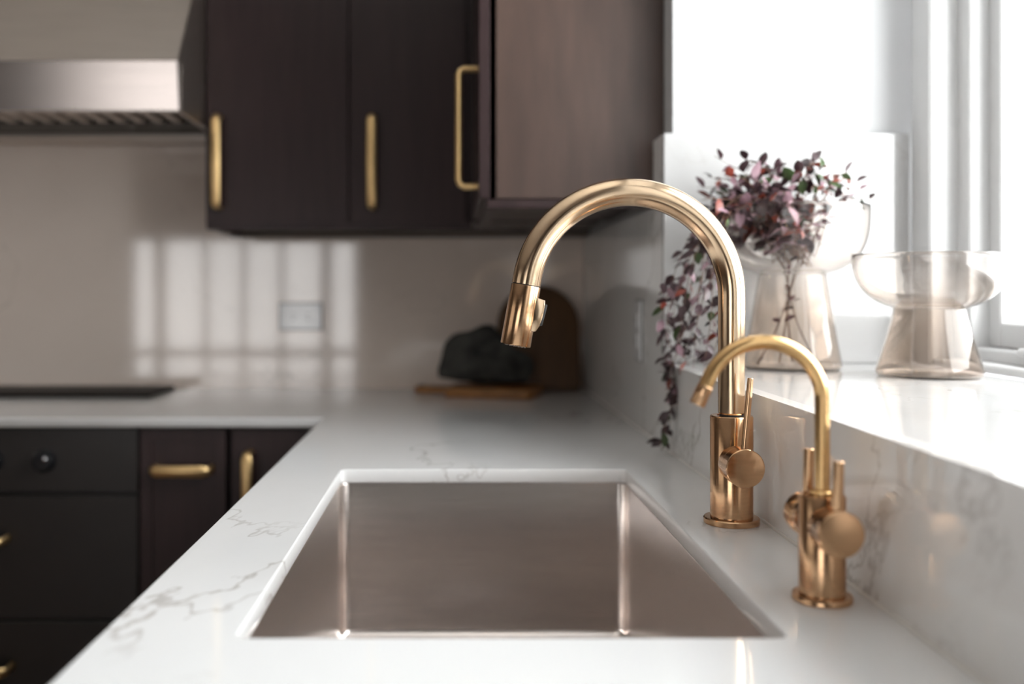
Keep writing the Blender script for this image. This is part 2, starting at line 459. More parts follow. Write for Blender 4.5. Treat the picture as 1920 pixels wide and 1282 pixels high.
XR2 = XR + 0.0195
outer = [(CX0, -0.5), (XR2 - 0.02, -0.5), (XR2 - 0.02, YB - 0.0005), (-2.6, YB - 0.0005), (-2.6, CY1), (CX0 - 0.006, CY1), (CX0 - 0.0018, CY1 - 0.0018), (CX0, CY1 - 0.006)]
ctop = curve_slab('countertop', outer, [rrect(SX0, SX1, SY0, SY1, 0.009)], CT - 0.020, CT, M['quartz'])
tag(ctop, 'white veined quartz worktop with a sink cut-out, turning along the back wall', 'countertop')
tag(tube('sealant_bead', [(XR - 0.001, -0.3, CT + 0.0005), (XR - 0.001, YRET, CT + 0.0005), (XR - 0.001, YB - 0.002, CT + 0.0005)], 0.0022, M['grout'], seg=8),
    'thin pale sealant line where worktop meets the stone upstand', 'sealant')

# ================================================================ SINK
def make_sink():
    t = thing('kitchen_sink', 'rectangular stainless steel undermount sink set in the white worktop', 'sink', ((SX0 + SX1) / 2, (SY0 + SY1) / 2, CT - 0.26))
    zt, zb = CT - 0.0205, CT - 0.250
    bm = bmesh.new()
    loops = []
    def loop(inset, z, r):
        loops.append([bm.verts.new((x, y, z)) for x, y in rrect(SX0 + inset, SX1 - inset, SY0 + inset, SY1 - inset, r, 8)])
    e = -0.001
    loop(-0.022, zt, 0.03)
    loop(e, zt, 0.014)
    loop(e + 0.0006, zt - 0.002, 0.014)
    loop(e + 0.002, zb + 0.03, 0.014)
    for k in range(0, 7):
        a = PI / 2 * k / 6
        loop(e + 0.002 + 0.014 * (1 - math.cos(a)), zb + 0.014 * (1 - math.sin(a)), 0.014)
    for k, (ins, dz) in enumerate(((0.05, 0.001), (0.10, 0.003), (0.16, 0.006))):
        loop(ins, zb - dz, 0.02 + 0.0 * k)
    n = len(loops[0])
    for i in range(len(loops) - 1):
        for k in range(n):
            bm.faces.new((loops[i][k], loops[i][(k + 1) % n], loops[i + 1][(k + 1) % n], loops[i + 1][k]))
    bm.faces.new(loops[-1])
    basin = from_bm('basin', bm, M['steel'], t, ang=50)
    sd = basin.modifiers.new('thickness', 'SOLIDIFY'); sd.thickness = 0.0012; sd.offset = 1.0 if False else -1.0
    cx, cy = (SX0 + SX1) / 2, (SY0 + SY1) / 2 + 0.02
    dr = lathe('drain', [(0.0, -0.012), (0.030, -0.012), (0.034, 0.0), (0.044, 0.002), (0.056, 0.0015), (0.057, -0.0005)], (cx, cy, zb - 0.0045), M['chrome'], t, seg=40)
    lathe('strainer', [(0.0, 0.012), (0.008, 0.012), (0.008, 0.0), (0.028, -0.001), (0.028, -0.006), (0.0, -0.006)], (cx, cy, zb - 0.0085), M['chrome'], dr, seg=32)
make_sink()

# ================================================================ MAIN PULL-DOWN TAP
FX, FY = 0.3214, 1.150
def ring(name, r0, r1, z0, z1, o, mat, parent, axis=(0, 0, 1), bev=0.0008):
    return lathe(name, [(r0, z0), (r1 - bev, z0), (r1, z0 + bev), (r1, z1 - bev), (r1 - bev, z1), (r0, z1)], o, mat, parent, axis=axis, closed=True)

def main_tap():
    t = thing('kitchen_faucet', 'tall brushed bronze gooseneck tap with pull-down spray head beside the sink', 'faucet', (FX, FY, CT))
    o = (FX, FY, CT)
    base = lathe('base_flange', [(0, 0), (0.0310, 0), (0.0317, 0.0008), (0.0317, 0.0058), (0.0307, 0.0072), (0.026, 0.0078), (0, 0.0078)], o, M['bronze_body'], t)
    lathe('body', [(0, 0.0078), (0.0243, 0.0078), (0.0243, 0.1226), (0.0232, 0.1242), (0.0165, 0.1242), (0.0165, 0.1220), (0, 0.1220)], o, M['bronze_body'], t, seg=96)
    ring('shadow_ring', 0.010, 0.0138, 0.1215, 0.1262, o, M['rubber'], t)
    # gooseneck
    R = 0.1188
    zc = CT + 0.3817 - R
    pts = [Vector((FX, FY, CT + 0.1258)), Vector((FX, FY, CT + 0.1275)), Vector((FX, FY, CT + 0.135))]
    rad = [0.0138, 0.0151, 0.0152]
    for k in range(1, 9):
        pts.append(Vector((FX, FY, CT + 0.135 + (zc - CT - 0.135) * k / 8))); rad.append(0.0152 + 0.0002 * k / 8)
    A = 170.0
    for k in range(1, 65):
        a = math.radians(A * k / 64)
        pts.append(Vector((FX - R + R * math.cos(a), FY, zc + R * math.sin(a)))); rad.append(0.0154 + 0.0014 * k / 64)
    d = (Vector((-math.sin(math.radians(A)), 0, math.cos(math.radians(A))))).normalized()
    e = pts[-1] + d * 0.0085
    pts.append(e); rad.append(0.0168)
    tube('spout', pts, rad, M['bronze'], t, seg=48)
    # spray head
    h0 = e + d * 0.0008
    head = lathe('spray_head', [(0, -0.006), (0.0145, -0.006), (0.0150, 0.0), (0.0168, 0.0003), (0.0171, 0.0015), (0.0176, 0.069), (0.0172, 0.0702), (0.0158, 0.0702), (0.0156, 0.068), (0, 0.068)], h0, M['bronze_body'], t, axis=d, seg=80)
    lathe('joint_gap', [(0.0, -0.0012), (0.0158, -0.0012), (0.0158, 0.0012), (0.0, 0.0012)], e, M['rubber'], t, axis=d)
    side = Vector((d.z, 0, -d.x)) * -1.0            # towards the stem
    if side.x < 0: side = -side
    lat = Vector((0, 1, 0))
    face = lathe('spray_face', [(0, 0.0), (0.0150, 0.0), (0.0150, 0.003), (0.012, 0.0038), (0, 0.0038)], h0 + d * 0.0666, M['rubber'], head, axis=d)
    for ringr, cnt in ((0.0115, 14), (0.0065, 8)):
        for k in range(cnt):
            a = 2 * PI * k / cnt
            p = h0 + d * 0.0700 + side * ringr * math.cos(a) + lat * ringr * math.sin(a)
            lathe('nozzle', [(0, 0), (0.0011, 0), (0.0008, 0.0016), (0, 0.0016)], p, M['chrome'], face, axis=d, seg=8)
    # button housing: a prism along lat
    prof = [(0.010, 0.012), (0.0140, 0.0122), (0.0238, 0.0135), (0.0246, 0.020), (0.0243, 0.033), (0.0225, 0.044), (0.0195, 0.0505), (0.0170, 0.0515), (0.010, 0.0515)]
    def plate(name, prof, hw, mat, parent, bev):
        bm = bmesh.new()
        A_ = [bm.verts.new(h0 + side * s + d * q - lat * hw) for s, q in prof]
        B_ = [bm.verts.new(h0 + side * s + d * q + lat * hw) for s, q in prof]
        bm.faces.new(A_); bm.faces.new(list(reversed(B_)))
        for i in range(len(prof)):
            j = (i + 1) % len(prof)
            bm.faces.new((A_[i], A_[j], B_[j], B_[i]))
        bmesh.ops.recalc_face_normals(bm, faces=bm.faces)
        bmesh.ops.bevel(bm, geom=list(bm.edges), offset=bev, segments=2, affect='EDGES', profile=0.5, clamp_overlap=True)
        return from_bm(name, bm, mat, parent)
    hs = plate('button_housing', prof, 0.0105, M['bronze'], head, 0.0007)
    bt = plate('button', [(0.020, 0.0185), (0.0272, 0.0180), (0.0278, 0.0195), (0.0258, 0.0425), (0.0248, 0.0435), (0.020, 0.0425)], 0.0078, M['rubber'], head, 0.0005)
    bt['label'] = 'black rocker button on the spray head'
    # valve knob towards the camera, with lever
    kz = CT + 0.072
    ko = (FX, FY - 0.020, kz)
    lathe('valve_sleeve', [(0, 0), (0.0208, 0), (0.0208, 0.0150), (0.0200, 0.0158), (0, 0.0158)], ko, M['bronze_body'], t, axis=(0, -1, 0))
    kn = lathe('handle_knob', [(0, 0.0152), (0.0196, 0.0152), (0.0196, 0.0166), (0.0206, 0.0168), (0.0214, 0.0176), (0.0214, 0.0350), (0.0208, 0.0358), (0.0200, 0.0360), (0, 0.0360)], ko, M['bronze_body'], t, axis=(0, -1, 0), seg=96)
    l0 = Vector((FX + 0.001, FY - 0.020 - 0.026, kz + 0.019))
    l1 = l0 + Vector((0.0072, 0.0, 0.0800))
    dl = (l1 - l0).normalized()
    tube('lever', [l0, l0 + dl * 0.001, l1 - dl * 0.0006, l1], [0.0038, 0.0038, 0.0033, 0.0027], M['bronze_body'], kn, seg=24)
main_tap()

# ================================================================ SMALL DRINKING-WATER TAP
GX, GY = 0.3190, 0.861
def small_tap():
    t = thing('filter_faucet', 'short golden bronze drinking-water tap with two round side handles, nearest the camera', 'faucet', (GX, GY, CT))
    o = (GX, GY, CT)
    lathe('base_flange', [(0, 0), (0.0248, 0), (0.0254, 0.0008), (0.0254, 0.0046), (0.0246, 0.0058), (0.021, 0.0062), (0, 0.0062)], o, M['bronze_body'], t)
    lathe('body', [(0, 0.0062), (0.0196, 0.0062), (0.0196, 0.0902), (0.0188, 0.0914), (0.0100, 0.0914), (0, 0.0914)], o, M['bronze_body'], t, seg=80)
    lathe('collar', [(0, 0.0910), (0.0112, 0.0910), (0.0112, 0.0945), (0.0104, 0.0955), (0.0064, 0.0955), (0, 0.0955)], o, M['bronze_gold'], t, seg=48)
    R = 0.0507; zc = CT + 0.2232 - R
    pts = [Vector((GX, GY, CT + 0.0950))]; rad = [0.0064]
    for k in range(1, 9):
        pts.append(Vector((GX, GY, CT + 0.095 + (zc - CT - 0.095) * k / 8))); rad.append(0.0064)
    A = 155.0
    for k in range(1, 49):
        a = math.radians(A * k / 48)
        pts.append(Vector((GX - R + R * math.cos(a), GY, zc + R * math.sin(a)))); rad.append(0.0064)
    d = Vector((-math.sin(math.radians(A)), 0, math.cos(math.radians(A)))).normalized()
    e = pts[-1] + d * 0.0100
    pts.append(e); rad.append(0.0064)
    tube('spout', pts, rad, M['bronze_gold'], t, seg=40)
    lathe('aerator', [(0, -0.0004), (0.0062, -0.0004), (0.0068, 0.0003), (0.0069, 0.0172), (0.0065, 0.0178), (0.0056, 0.0178), (0.0054, 0.0160), (0, 0.0160)], e, M['bronze_body'], t, axis=d, seg=40)
    kz = CT + 0.0665
    for s in (-1, 1):
        ko = (GX, GY + s * 0.0155, kz)
        ax = (0, s, 0)
        lathe('valve_sleeve', [(0, 0), (0.0182, 0), (0.0182, 0.0090), (0.0176, 0.0096), (0, 0.0096)], ko, M['bronze_body'], t, axis=ax)
        kn = lathe('handle_knob', [(0, 0.0092), (0.0176, 0.0092), (0.0188, 0.0102), (0.0193, 0.0110), (0.0193, 0.0275), (0.0186, 0.0284), (0.0178, 0.0286), (0, 0.0286)], ko, M['bronze_body'], t, axis=ax, seg=80)
        l0 = Vector((GX, GY + s * (0.0155 + 0.019), kz + 0.0165))
        l1 = l0 + Vector((0.0008, 0, 0.043))
        dl = (l1 - l0).normalized()
        tube('lever', [l0, l0 + dl * 0.001, l1 - dl * 0.0008, l1], [0.0046, 0.0046, 0.0046, 0.0038], M['bronze_body'], kn, seg=24)
small_tap()

# ================================================================ UPPER CABINETS
UB = CT + 0.420                 # underside of the wall cabinets
def bar_pull(parent, c, axis, length, proj, outdir, w=0.012, name='handle'):
    """squared bar pull with two bent legs; c = centre on the door face"""
    a = Vector(axis); out = Vector(outdir); c = Vector(c)
    h = length / 2 - w / 2
    pts = [c - a * h, c - a * h + out * (proj - 0.010), c - a * (h - 0.004) + out * (proj - 0.003), c - a * (h - 0.011) + out * proj,
           c + a * (h - 0.011) + out * proj, c + a * (h - 0.004) + out * (proj - 0.003), c + a * h + out * (proj - 0.010), c + a * h]
    side = a.cross(out)
    bm = bmesh.new(); rings = []
    n = len(pts)
    for i, p in enumerate(pts):
        t = (pts[min(i + 1, n - 1)] - pts[max(i - 1, 0)]).normalized()
        nn = t.cross(side).normalized()
        hw = w * (0.95 if 2 < i < 5 else 0.8)
        r = []
        for k in range(10):
            an = 2 * PI * k / 10 + PI / 10
            r.append(bm.verts.new(p + side * math.cos(an) * hw + nn * math.sin(an) * w * 0.48))
        rings.append(r)
    for i in range(n - 1):
        for k in range(10):
            bm.faces.new((rings[i][k], rings[i][(k + 1) % 10], rings[i + 1][(k + 1) % 10], rings[i + 1][k]))
    bm.faces.new(rings[0]); bm.faces.new(list(reversed(rings[-1])))
    return from_bm(name, bm, M['brass_pull'], parent, ang=40)

YD = 2.43                       # door faces of the back wall cabinets
def back_uppers():
    t = thing('wall_cabinet', 'dark plum-brown wall cabinet with two slab doors beside the hood', 'cabinet', (-0.28, 2.6, UB))
    boxes('body', [(-0.604, 0.3595, YD + 0.021, YB - 0.001, UB + 0.018, 2.45), (-0.604, -0.586, YD + 0.021, YB - 0.001, UB, UB + 0.018)], M['cab'], t, bev=0.001)
    box('light_rail', -0.604, 0.045, YD + 0.004, YD + 0.024, UB, UB + 0.022, M['cab'], t, bev=0.001)
    for x0, x1, hx in ((-0.604, -0.2555, -0.573), (-0.2525, 0.030, -0.197)):
        dd = box('door', x0, x1, YD, YD + 0.020, UB + 0.012, 2.44, M['cab'], t, bev=0.0015)
        bar_pull(dd, (hx, YD, CZ + 0.3165), (0, 0, 1), 0.232, 0.034, (0, -1, 0))
back_uppers()

def side_upper():
    t = thing('wall_cabinet', 'dark wall cabinet on the right wall, its brown end panel facing the camera', 'cabinet', (0.23, 2.1, UB))
    box('body', 0.079, 0.3805, 1.822, YD - 0.012, UB + 0.020, 2.45, M['cab'], t)
    pn = box('end_panel', 0.077, 0.3810, 1.800, 1.821, UB + 0.016, 2.45, M['cab_end'], t, bev=0.001)
    pn['label'] = 'brown veneered end panel with a soft sheen'
    boxes('light_rail', [(0.060, 0.3605, 1.800, 1.822, UB - 0.002, UB + 0.014), (0.060, 0.082, 1.824, YD - 0.012, UB - 0.002, UB + 0.018)], M['cab'], t, bev=0.001)
    dd = box('door', 0.046, 0.066, 1.800, 2.31, UB + 0.016, 2.44, M['cab'], t, bev=0.0015)
    bar_pull(dd, (0.046, 1.850, CZ + 0.306), (0, 0, 1), 0.232, 0.036, (-1, 0, 0), w=0.014)
    box('under_light', 0.12, 0.30, 1.90, 1.96, UB + 0.006, UB + 0.0195, M['black'], t, bev=0.002)
side_upper()

# ================================================================ RANGE HOOD
def hood():
    t = thing('range_hood', 'stainless steel range hood with sloping canopy and shiny front lip', 'hood', (-1.21, 2.5, CT + 0.668))
    x0, x1 = -1.82, -0.607
    z0, z1 = CZ + 0.402, CZ + 0.510
    yf, yb = 2.19, YB + 0.019
    prism('canopy', [(yf + 0.004, z1 + 0.0005), (yb - 0.02, z1 + 0.0005), (yb - 0.02, 2.30), (yf + 0.44, 2.30)] and
          [(yf + 0.003, z1 + 0.0005), (2.742, z1 + 0.0005), (2.742, z1 + 0.62), (yf + 0.003 + 0.44, z1 + 0.62)], 'x', x0, x1, M['hood'], t, bev=0.002)
    # the skirt: front lip and two sides and back, open below
    lip = prism('front_lip', [(yf, z1), (yf + 0.012, z1), (yf + 0.027, z0), (yf + 0.015, z0)], 'x', x0, x1, M['hood_lip'], t, bev=0.001)
    lip['label'] = 'polished front lip mirroring the windows'
    for xa, xb in ((x0, x0 + 0.012), (x1 - 0.012, x1)):
        box('side_skirt', xa, xb, yf + 0.028, 2.742, z0, z1, M['hood'], t, bev=0.001)
    boxes('underside_frame', [(x0 + 0.0125, x1 - 0.0125, yf + 0.028, yf + 0.055, z0 + 0.004, z0 + 0.012), (x0 + 0.0125, x1 - 0.0125, 2.62, 2.742, z0 + 0.004, z0 + 0.012)], M['hood'], t)
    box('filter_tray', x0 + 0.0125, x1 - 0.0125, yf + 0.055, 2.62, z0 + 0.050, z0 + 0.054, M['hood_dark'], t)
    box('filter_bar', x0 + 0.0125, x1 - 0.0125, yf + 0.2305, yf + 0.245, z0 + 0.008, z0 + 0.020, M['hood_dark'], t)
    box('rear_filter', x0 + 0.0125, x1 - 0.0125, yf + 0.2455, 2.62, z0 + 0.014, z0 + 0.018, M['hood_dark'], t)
    x = x0 + 0.03
    while x < x1 - 0.03:
        prism('baffle', [(x, z0 + 0.010), (x + 0.020, z0 + 0.010), (x + 0.023, z0 + 0.022), (x + 0.0215, z0 + 0.022), (x + 0.0185, z0 + 0.0125), (x + 0.0015, z0 + 0.0125), (x - 0.0015, z0 + 0.022), (x - 0.003, z0 + 0.022)], 'y', yf + 0.070, yf + 0.230, M['hood'], t)
        x += 0.0445
    lathe('hood_lamp', [(0, 0), (0.022, 0), (0.026, 0.003), (0.026, 0.010), (0, 0.010)], (-0.84, yf + 0.040, z0 + 0.001), M['hood'], t, seg=24)
    box('chimney', -1.40, -1.02, 2.52, 2.742, z1 + 0.6205, CEIL - 0.001, M['hood'], t)
hood()

# ================================================================ COOKTOP AND BASE UNITS ON THE BACK WALL
def cooktop():
    t = thing('cooktop', 'black glass cooktop let into the worktop by the back wall', 'cooktop', (-1.25, 2.62, CT))
    g = box('glass_top', -1.73, -0.765, 2.515, 2.735, CT + 0.0005, CT + 0.0105, M['black_glass'], t, bev=0.0015)
    for cx in (-1.55, -1.25, -0.95):
        lathe('cooking_zone', [(0.070, 0), (0.072, 0), (0.072, 0.0003), (0.070, 0.0003)], (cx, 2.63, CT + 0.0106), M['hood_dark'], t, seg=40, closed=True)
cooktop()

YF = 2.135                      # base unit door faces
def range_oven():
    t = thing('oven_range', 'black built-in oven below the cooktop with round control knobs', 'oven', (-1.2, 2.4, 0.0))
    x0, x1 = -1.62, -0.676
    box('body', x0, x1, YF + 0.021, YB - 0.002, 0.10, CT - 0.021, M['black'], t)
    box('control_panel', x0, x1, YF, YF + 0.020, CT - 0.163, CT - 0.024, M['black'], t, bev=0.002)
    for x in (-1.43, -1.30, -1.10, -0.988, -0.876):
        k = lathe('knob', [(0, 0), (0.020, 0), (0.0255, 0.003), (0.0255, 0.005), (0.021, 0.007), (0.0195, 0.024), (0.017, 0.027), (0, 0.0275)], (x, YF, CT - 0.095), M['knob'], t, axis=(0, -1, 0), seg=40)
        lathe('highlight_dot', [(0, 0.0045), (0.0025, 0.0040), (0.0045, 0.0020), (0.0050, 0.0)], (x + 0.0105, YF - 0.0268, CT - 0.087), M['chrome'], k, axis=(0, -1, 0), seg=16)  # chrome dot added to stand in for the highlight on the knob
    dd = box('oven_door', x0, x1, YF, YF + 0.020, CT - 0.435, CT - 0.170, M['black'], t, bev=0.002)
    bar_pull(dd, (-1.15, YF, CT - 0.262), (1, 0, 0), 0.40, 0.040, (0, -1, 0))
    dr = box('drawer', x0, x1, YF, YF + 0.020, 0.11, CT - 0.440, M['black'], t, bev=0.002)
    bar_pull(dr, (-1.14, YF, CT - 0.535), (1, 0, 0), 0.40, 0.040, (0, -1, 0))
    box('toe_kick', x0, x1, YF + 0.07, YF + 0.085, 0, 0.10, M['cab_in'], t)
range_oven()

def pullout():
    t = thing('base_cabinet', 'narrow dark pull-out base unit with a horizontal brass handle', 'cabinet', (-0.58, 2.4, 0.0))
    x0, x1 = -0.672, -0.487
    box('body', x0, x1, YF + 0.021, YB - 0.002, 0.10, CT - 0.021, M['cab'], t)
    dd = boxes('door', [(x0 + 0.001, x1 - 0.001, YF + 0.005, YF + 0.020, 0.11, CT - 0.026), (x0 + 0.001, x0 + 0.026, YF, YF + 0.006, 0.11, CT - 0.026), (x1 - 0.026, x1 - 0.001, YF, YF + 0.006, 0.11, CT - 0.026),
                        (x0 + 0.026, x1 - 0.026, YF, YF + 0.006, CT - 0.052, CT - 0.026), (x0 + 0.026, x1 - 0.026, YF, YF + 0.006, 0.11, 0.136)], M['cab'], t)
    bar_pull(dd, ((x0 + x1) / 2, YF + 0.004, CT - 0.113), (1, 0, 0), 0.135, 0.034, (0, -1, 0), w=0.013)
    box('toe_kick', x0, x1, YF + 0.07, YF + 0.085, 0, 0.10, M['cab_in'], t)
pullout()

def corner_base():
    t = thing('base_cabinet', 'dark base unit in the worktop corner with an upright brass handle', 'cabinet', (-0.37, 2.4, 0.0))
    x0, x1 = -0.483, -0.252
    box('body', x0, x1, YF + 0.021, YB - 0.002, 0.10, CT - 0.021, M['cab'], t)
    dd = box('door', x0 + 0.008, x1 - 0.012, YF, YF + 0.020, 0.11, CT - 0.026, M['cab'], t, bev=0.0015)
    bar_pull(dd, (-0.4365, YF, CT - 0.155), (0, 0, 1), 0.17, 0.034, (0, -1, 0))
    box('toe_kick', x0, x1, YF + 0.07, YF + 0.085, 0, 0.10, M['cab_in'], t)
corner_base()

def sink_base():
    t = thing('base_cabinet', 'long dark base unit carrying the sink and worktop', 'cabinet', (0.05, 1.0, 0.0))
    xf = -0.245
    boxes('body', [(xf + 0.001, 0.358, -0.48, -0.462, 0.10, CT - 0.021), (xf + 0.001, 0.358, 0.60, 0.618, 0.10, CT - 0.021), (xf + 0.001, 0.358, 1.62, 1.638, 0.10, CT - 0.021),
                   (xf + 0.001, 0.358, -0.46, YB - 0.003, 0.10, 0.118), (0.345, 0.358, -0.46, YB - 0.003, 0.118, CT - 0.021), (xf + 0.001, 0.358, YB - 0.02, YB - 0.003, 0.118, CT - 0.021)], M['cab_in'], t)
    for y0, y1 in ((-0.478, 0.055), (0.059, 0.606), (0.610, 1.115), (1.119, 1.622), (1.626, YF - 0.001)):
        dd = box('door', xf - 0.020, xf, y0, y1, 0.11, CT - 0.026, M['cab'], t, bev=0.0015)
        bar_pull(dd, (xf - 0.020, y1 - 0.04, CT - 0.16), (0, 0, 1), 0.20, 0.034, (-1, 0, 0))
    box('toe_kick', xf + 0.06, xf + 0.075, -0.46, YF, 0, 0.10, M['cab_in'], t)
sink_base()

# ================================================================ OUTLETS
def outlet(label, c, u, v, nrm, w, hgt):
    """plate centred at c; u = long direction, v = short, nrm = outward"""
    c, u, v, nrm = Vector(c), Vector(u), Vector(v), Vector(nrm)
    t = thing('wall_outlet', label, 'outlet', c)
    def slab(name, a0, a1, b0, b1, n0, n1, mat, parent):
        ps = [c + u * a + v * b + nrm * k for a in (a0, a1) for b in (b0, b1) for k in (n0, n1)]
        lo = [min(p[i] for p in ps) for i in range(3)]; hi = [max(p[i] for p in ps) for i in range(3)]
        return box(name, lo[0], hi[0], lo[1], hi[1], lo[2], hi[2], mat, parent, bev=0.0012 if n1 - n0 > 0.003 else 0.0)
    slab('gasket', -w / 2 - 0.003, w / 2 + 0.003, -hgt / 2 - 0.003, hgt / 2 + 0.003, 0.0002, 0.0012, M['plate_dark'], t)
    slab('cover_plate', -w / 2, w / 2, -hgt / 2, hgt / 2, 0.0013, 0.006, M['plate'], t)
    for s in (-1, 1):
        k = slab('socket', s * 0.020 - 0.014, s * 0.020 + 0.014, -0.017, 0.017, 0.0062, 0.0085, M['plate'], t)
        for q in (-0.006, 0.006):
            slab('slot', s * 0.020 - 0.004, s * 0.020 + 0.004, q - 0.0012, q + 0.0012, 0.0086, 0.0090, M['plate_dark'], k)
outlet('white double outlet set sideways in the back splashback', (-0.423, YB, CT + 0.199), (1, 0, 0), (0, 0, 1), (0, -1, 0), 0.115, 0.070)
outlet('white upright outlet on the right wall behind the tall tap', (XR, 1.935, CT + 0.192), (0, 0, 1), (0, 1, 0), (-1, 0, 0), 0.115, 0.070)

# ================================================================ BOARDS AND CLOTH IN THE CORNER
def serving_board():
    t = thing('serving_board', 'honey-coloured wooden paddle board lying flat in the far corner', 'board', (0.10, 2.55, CT))
    L, W = 0.115, 0.085
    poly = rrect(-L, L, -W, W, 0.02, 5)
    ang = math.radians(-14)
    def w(p):
        return (0.105 + p[0] * math.cos(ang) - p[1] * math.sin(ang), 2.565 + p[0] * math.sin(ang) + p[1] * math.cos(ang))
    prism('board', [w(p) for p in poly], 'z', CT + 0.0005, CT + 0.0245, M['oak'], t, bev=0.003)
    hp = rrect(-L - 0.095, -L - 0.0005, -0.020, 0.020, 0.012, 5)
    hd = prism('handle', [w(p) for p in hp], 'z', CT + 0.003, CT + 0.0215, M['oak'], t, bev=0.003)
    lathe('hang_ring', [(0.006, 0), (0.009, 0), (0.009, 0.002), (0.006, 0.002)], (*w((-L - 0.078, 0)), CT + 0.0217), M['rubber'], hd, seg=20, closed=True)
serving_board()

def cloth_bundle():
    bm = bmesh.new()
    bmesh.ops.create_icosphere(bm, subdivisions=4, radius=1.0)
    rnd = random.Random(5)
    ph = [(Vector((rnd.uniform(-1, 1), rnd.uniform(-1, 1), rnd.uniform(-1, 1))) * rnd.uniform(3, 7), rnd.uniform(0, 6), rnd.uniform(0.03, 0.07)) for _ in range(9)]
    for v in bm.verts:
        p = v.co.copy()
        k = 1 + sum(a * math.sin(d.dot(p) + f) for d, f, a in ph)
        z = p.z * 0.115 if p.z > 0 else p.z * 0.02
        v.co = Vector((0.085 + p.x * 0.108 * k - 0.02 * p.z, 2.575 + p.y * 0.060 * k, CT + 0.050 + z * k))
        if v.co.z < CT + 0.0255: v.co.z = CT + 0.0255
    o = from_bm('cloth_bundle', bm, M['cloth'], ang=80)
    tag(o, 'dark grey-green rumpled bundle heaped on the wooden board', 'cloth')
cloth_bundle()

def leaning_board():
    # round-topped board leaning against the back splash
    poly = [(-0.105, 0.0), (0.105, 0.0), (0.112, 0.012), (0.112, 0.175)]
    for k in range(0, 17):
        a = PI * k / 16
        poly.append((0.112 * math.cos(a), 0.175 + 0.112 * math.sin(a)))
    poly += [(-0.112, 0.012)]
    o = prism('cutting_board', poly, 'y', -0.009, 0.009, M['walnut'], bev=0.003)
    o.rotation_euler = (math.radians(-11), 0, math.radians(0))
    o.location = (0.232, 2.692, CT + 0.0025)
    tag(o, 'dark walnut round-topped cutting board leaning against the splashback', 'board')
leaning_board()

# ================================================================ GLASS VASES
V1 = Vector((0.541, 1.590, LEDGE))
V2 = Vector((0.689, 1.442, LEDGE))
def vase(loc, rb, hn, rn, ht, rt, pw, label):
    """one blown piece: flared foot rising to a narrow waist, then a bowl; thin wall"""
    w = 0.0024
    o = []
    o += [(0.0, 0.0004), (rb * 0.80, 0.0004), (rb * 0.95, 0.0010), (rb * 0.99, 0.004), (rb, 0.009)]
    for k in range(1, 10):
        q = k / 9
        o.append((rb + (rn - rb) * (q ** 0.92), 0.009 + (hn - 0.012 - 0.009) * q))
    o += [(rn - 0.001, hn - 0.006), (rn - 0.0018, hn - 0.001), (rn + 0.004, hn + 0.0022)]
    hb = ht - hn - 0.003
    f0 = 1 - (1 - ((rn + 0.008) / rt) ** pw) ** (1 / pw)
    for k in range(0, 23):
        f = f0 + (1 - f0) * (k / 22) ** 1.4
        r = rt * (1 - (1 - f) ** pw) ** (1 / pw)
        o.append((r, hn + 0.003 + hb * (f - f0) / (1 - f0)))
    # inner wall: offset inwards along the profile normal
    inner = []
    for i in range(len(o)):
        a = Vector(o[max(i - 1, 0)]); b = Vector(o[min(i + 1, len(o) - 1)])
        tvec = (b - a)
        if tvec.length < 1e-9: tvec = Vector((1, 0))
        tvec.normalize()
        nrm = Vector((-tvec.y, tvec.x))
        p = Vector(o[i]) + nrm * w
        inner.append((max(p.x, 0.0), max(p.y, 0.003)))
    inner[0] = (0.0, 0.0034)
    rim = [(rt - w * 0.25, ht + 0.0006), (rt - w * 0.75, ht + 0.0006)]
    prof = o + rim + list(reversed(inner))
    ob = lathe('glass_vase', prof, loc, M['vase'], None, seg=96, ang=60)
    return tag(ob, label, 'vase')
vase(V1, 0.0755, 0.150, 0.054, 0.2565, 0.117, 3.0, 'larger smoky glass footed vase holding the trailing purple plant')
vase(V2, 0.0725, 0.0985, 0.050, 0.1765, 0.105, 2.5, 'smaller empty smoky glass footed vase next to the window')

# ================================================================ TRAILING PLANT
def make_leaf_mesh(name, mat, L=1.0, W=0.56, fold=0.22, droop=0.25):
    bm = bmesh.new()
    prof = [(0.0, 0.03), (0.18, 0.62), (0.42, 1.0), (0.70, 0.78), (0.90, 0.32), (1.0, 0.0)]
    mids, ls, rs = [], [], []
    for q, w_ in prof:
        z = -droop * q * q
        mids.append(bm.verts.new((q * L, 0, z)))
        if w_ > 0:
            ls.append(bm.verts.new((q * L, W / 2 * w_, z + fold * W / 2 * w_)))
            rs.append(bm.verts.new((q * L, -W / 2 * w_, z + fold * W / 2 * w_)))
    for side in (ls, rs):
        for i in range(len(side) - 1):
            bm.faces.new((mids[i], mids[i + 1], side[i + 1], side[i]))
        bm.faces.new((mids[-2], mids[-1], side[-1]))
    bmesh.ops.recalc_face_normals(bm, faces=bm.faces)
    me = bpy.data.meshes.new(name); bm.to_mesh(me); bm.free()
    me.materials.append(mat); smooth(me, 60)
    return me
LEAVES = [make_leaf_mesh('leaf', M[k], W=w_) for k, w_ in (('leaf_dark', 0.58), ('leaf_mauve', 0.55), ('leaf_rust', 0.50), ('leaf_green', 0.60))]

def W3(u, v, D):
    return Vector(((u - 850) * D / 1867, D, CZ - (v - 548) * D / 1867))

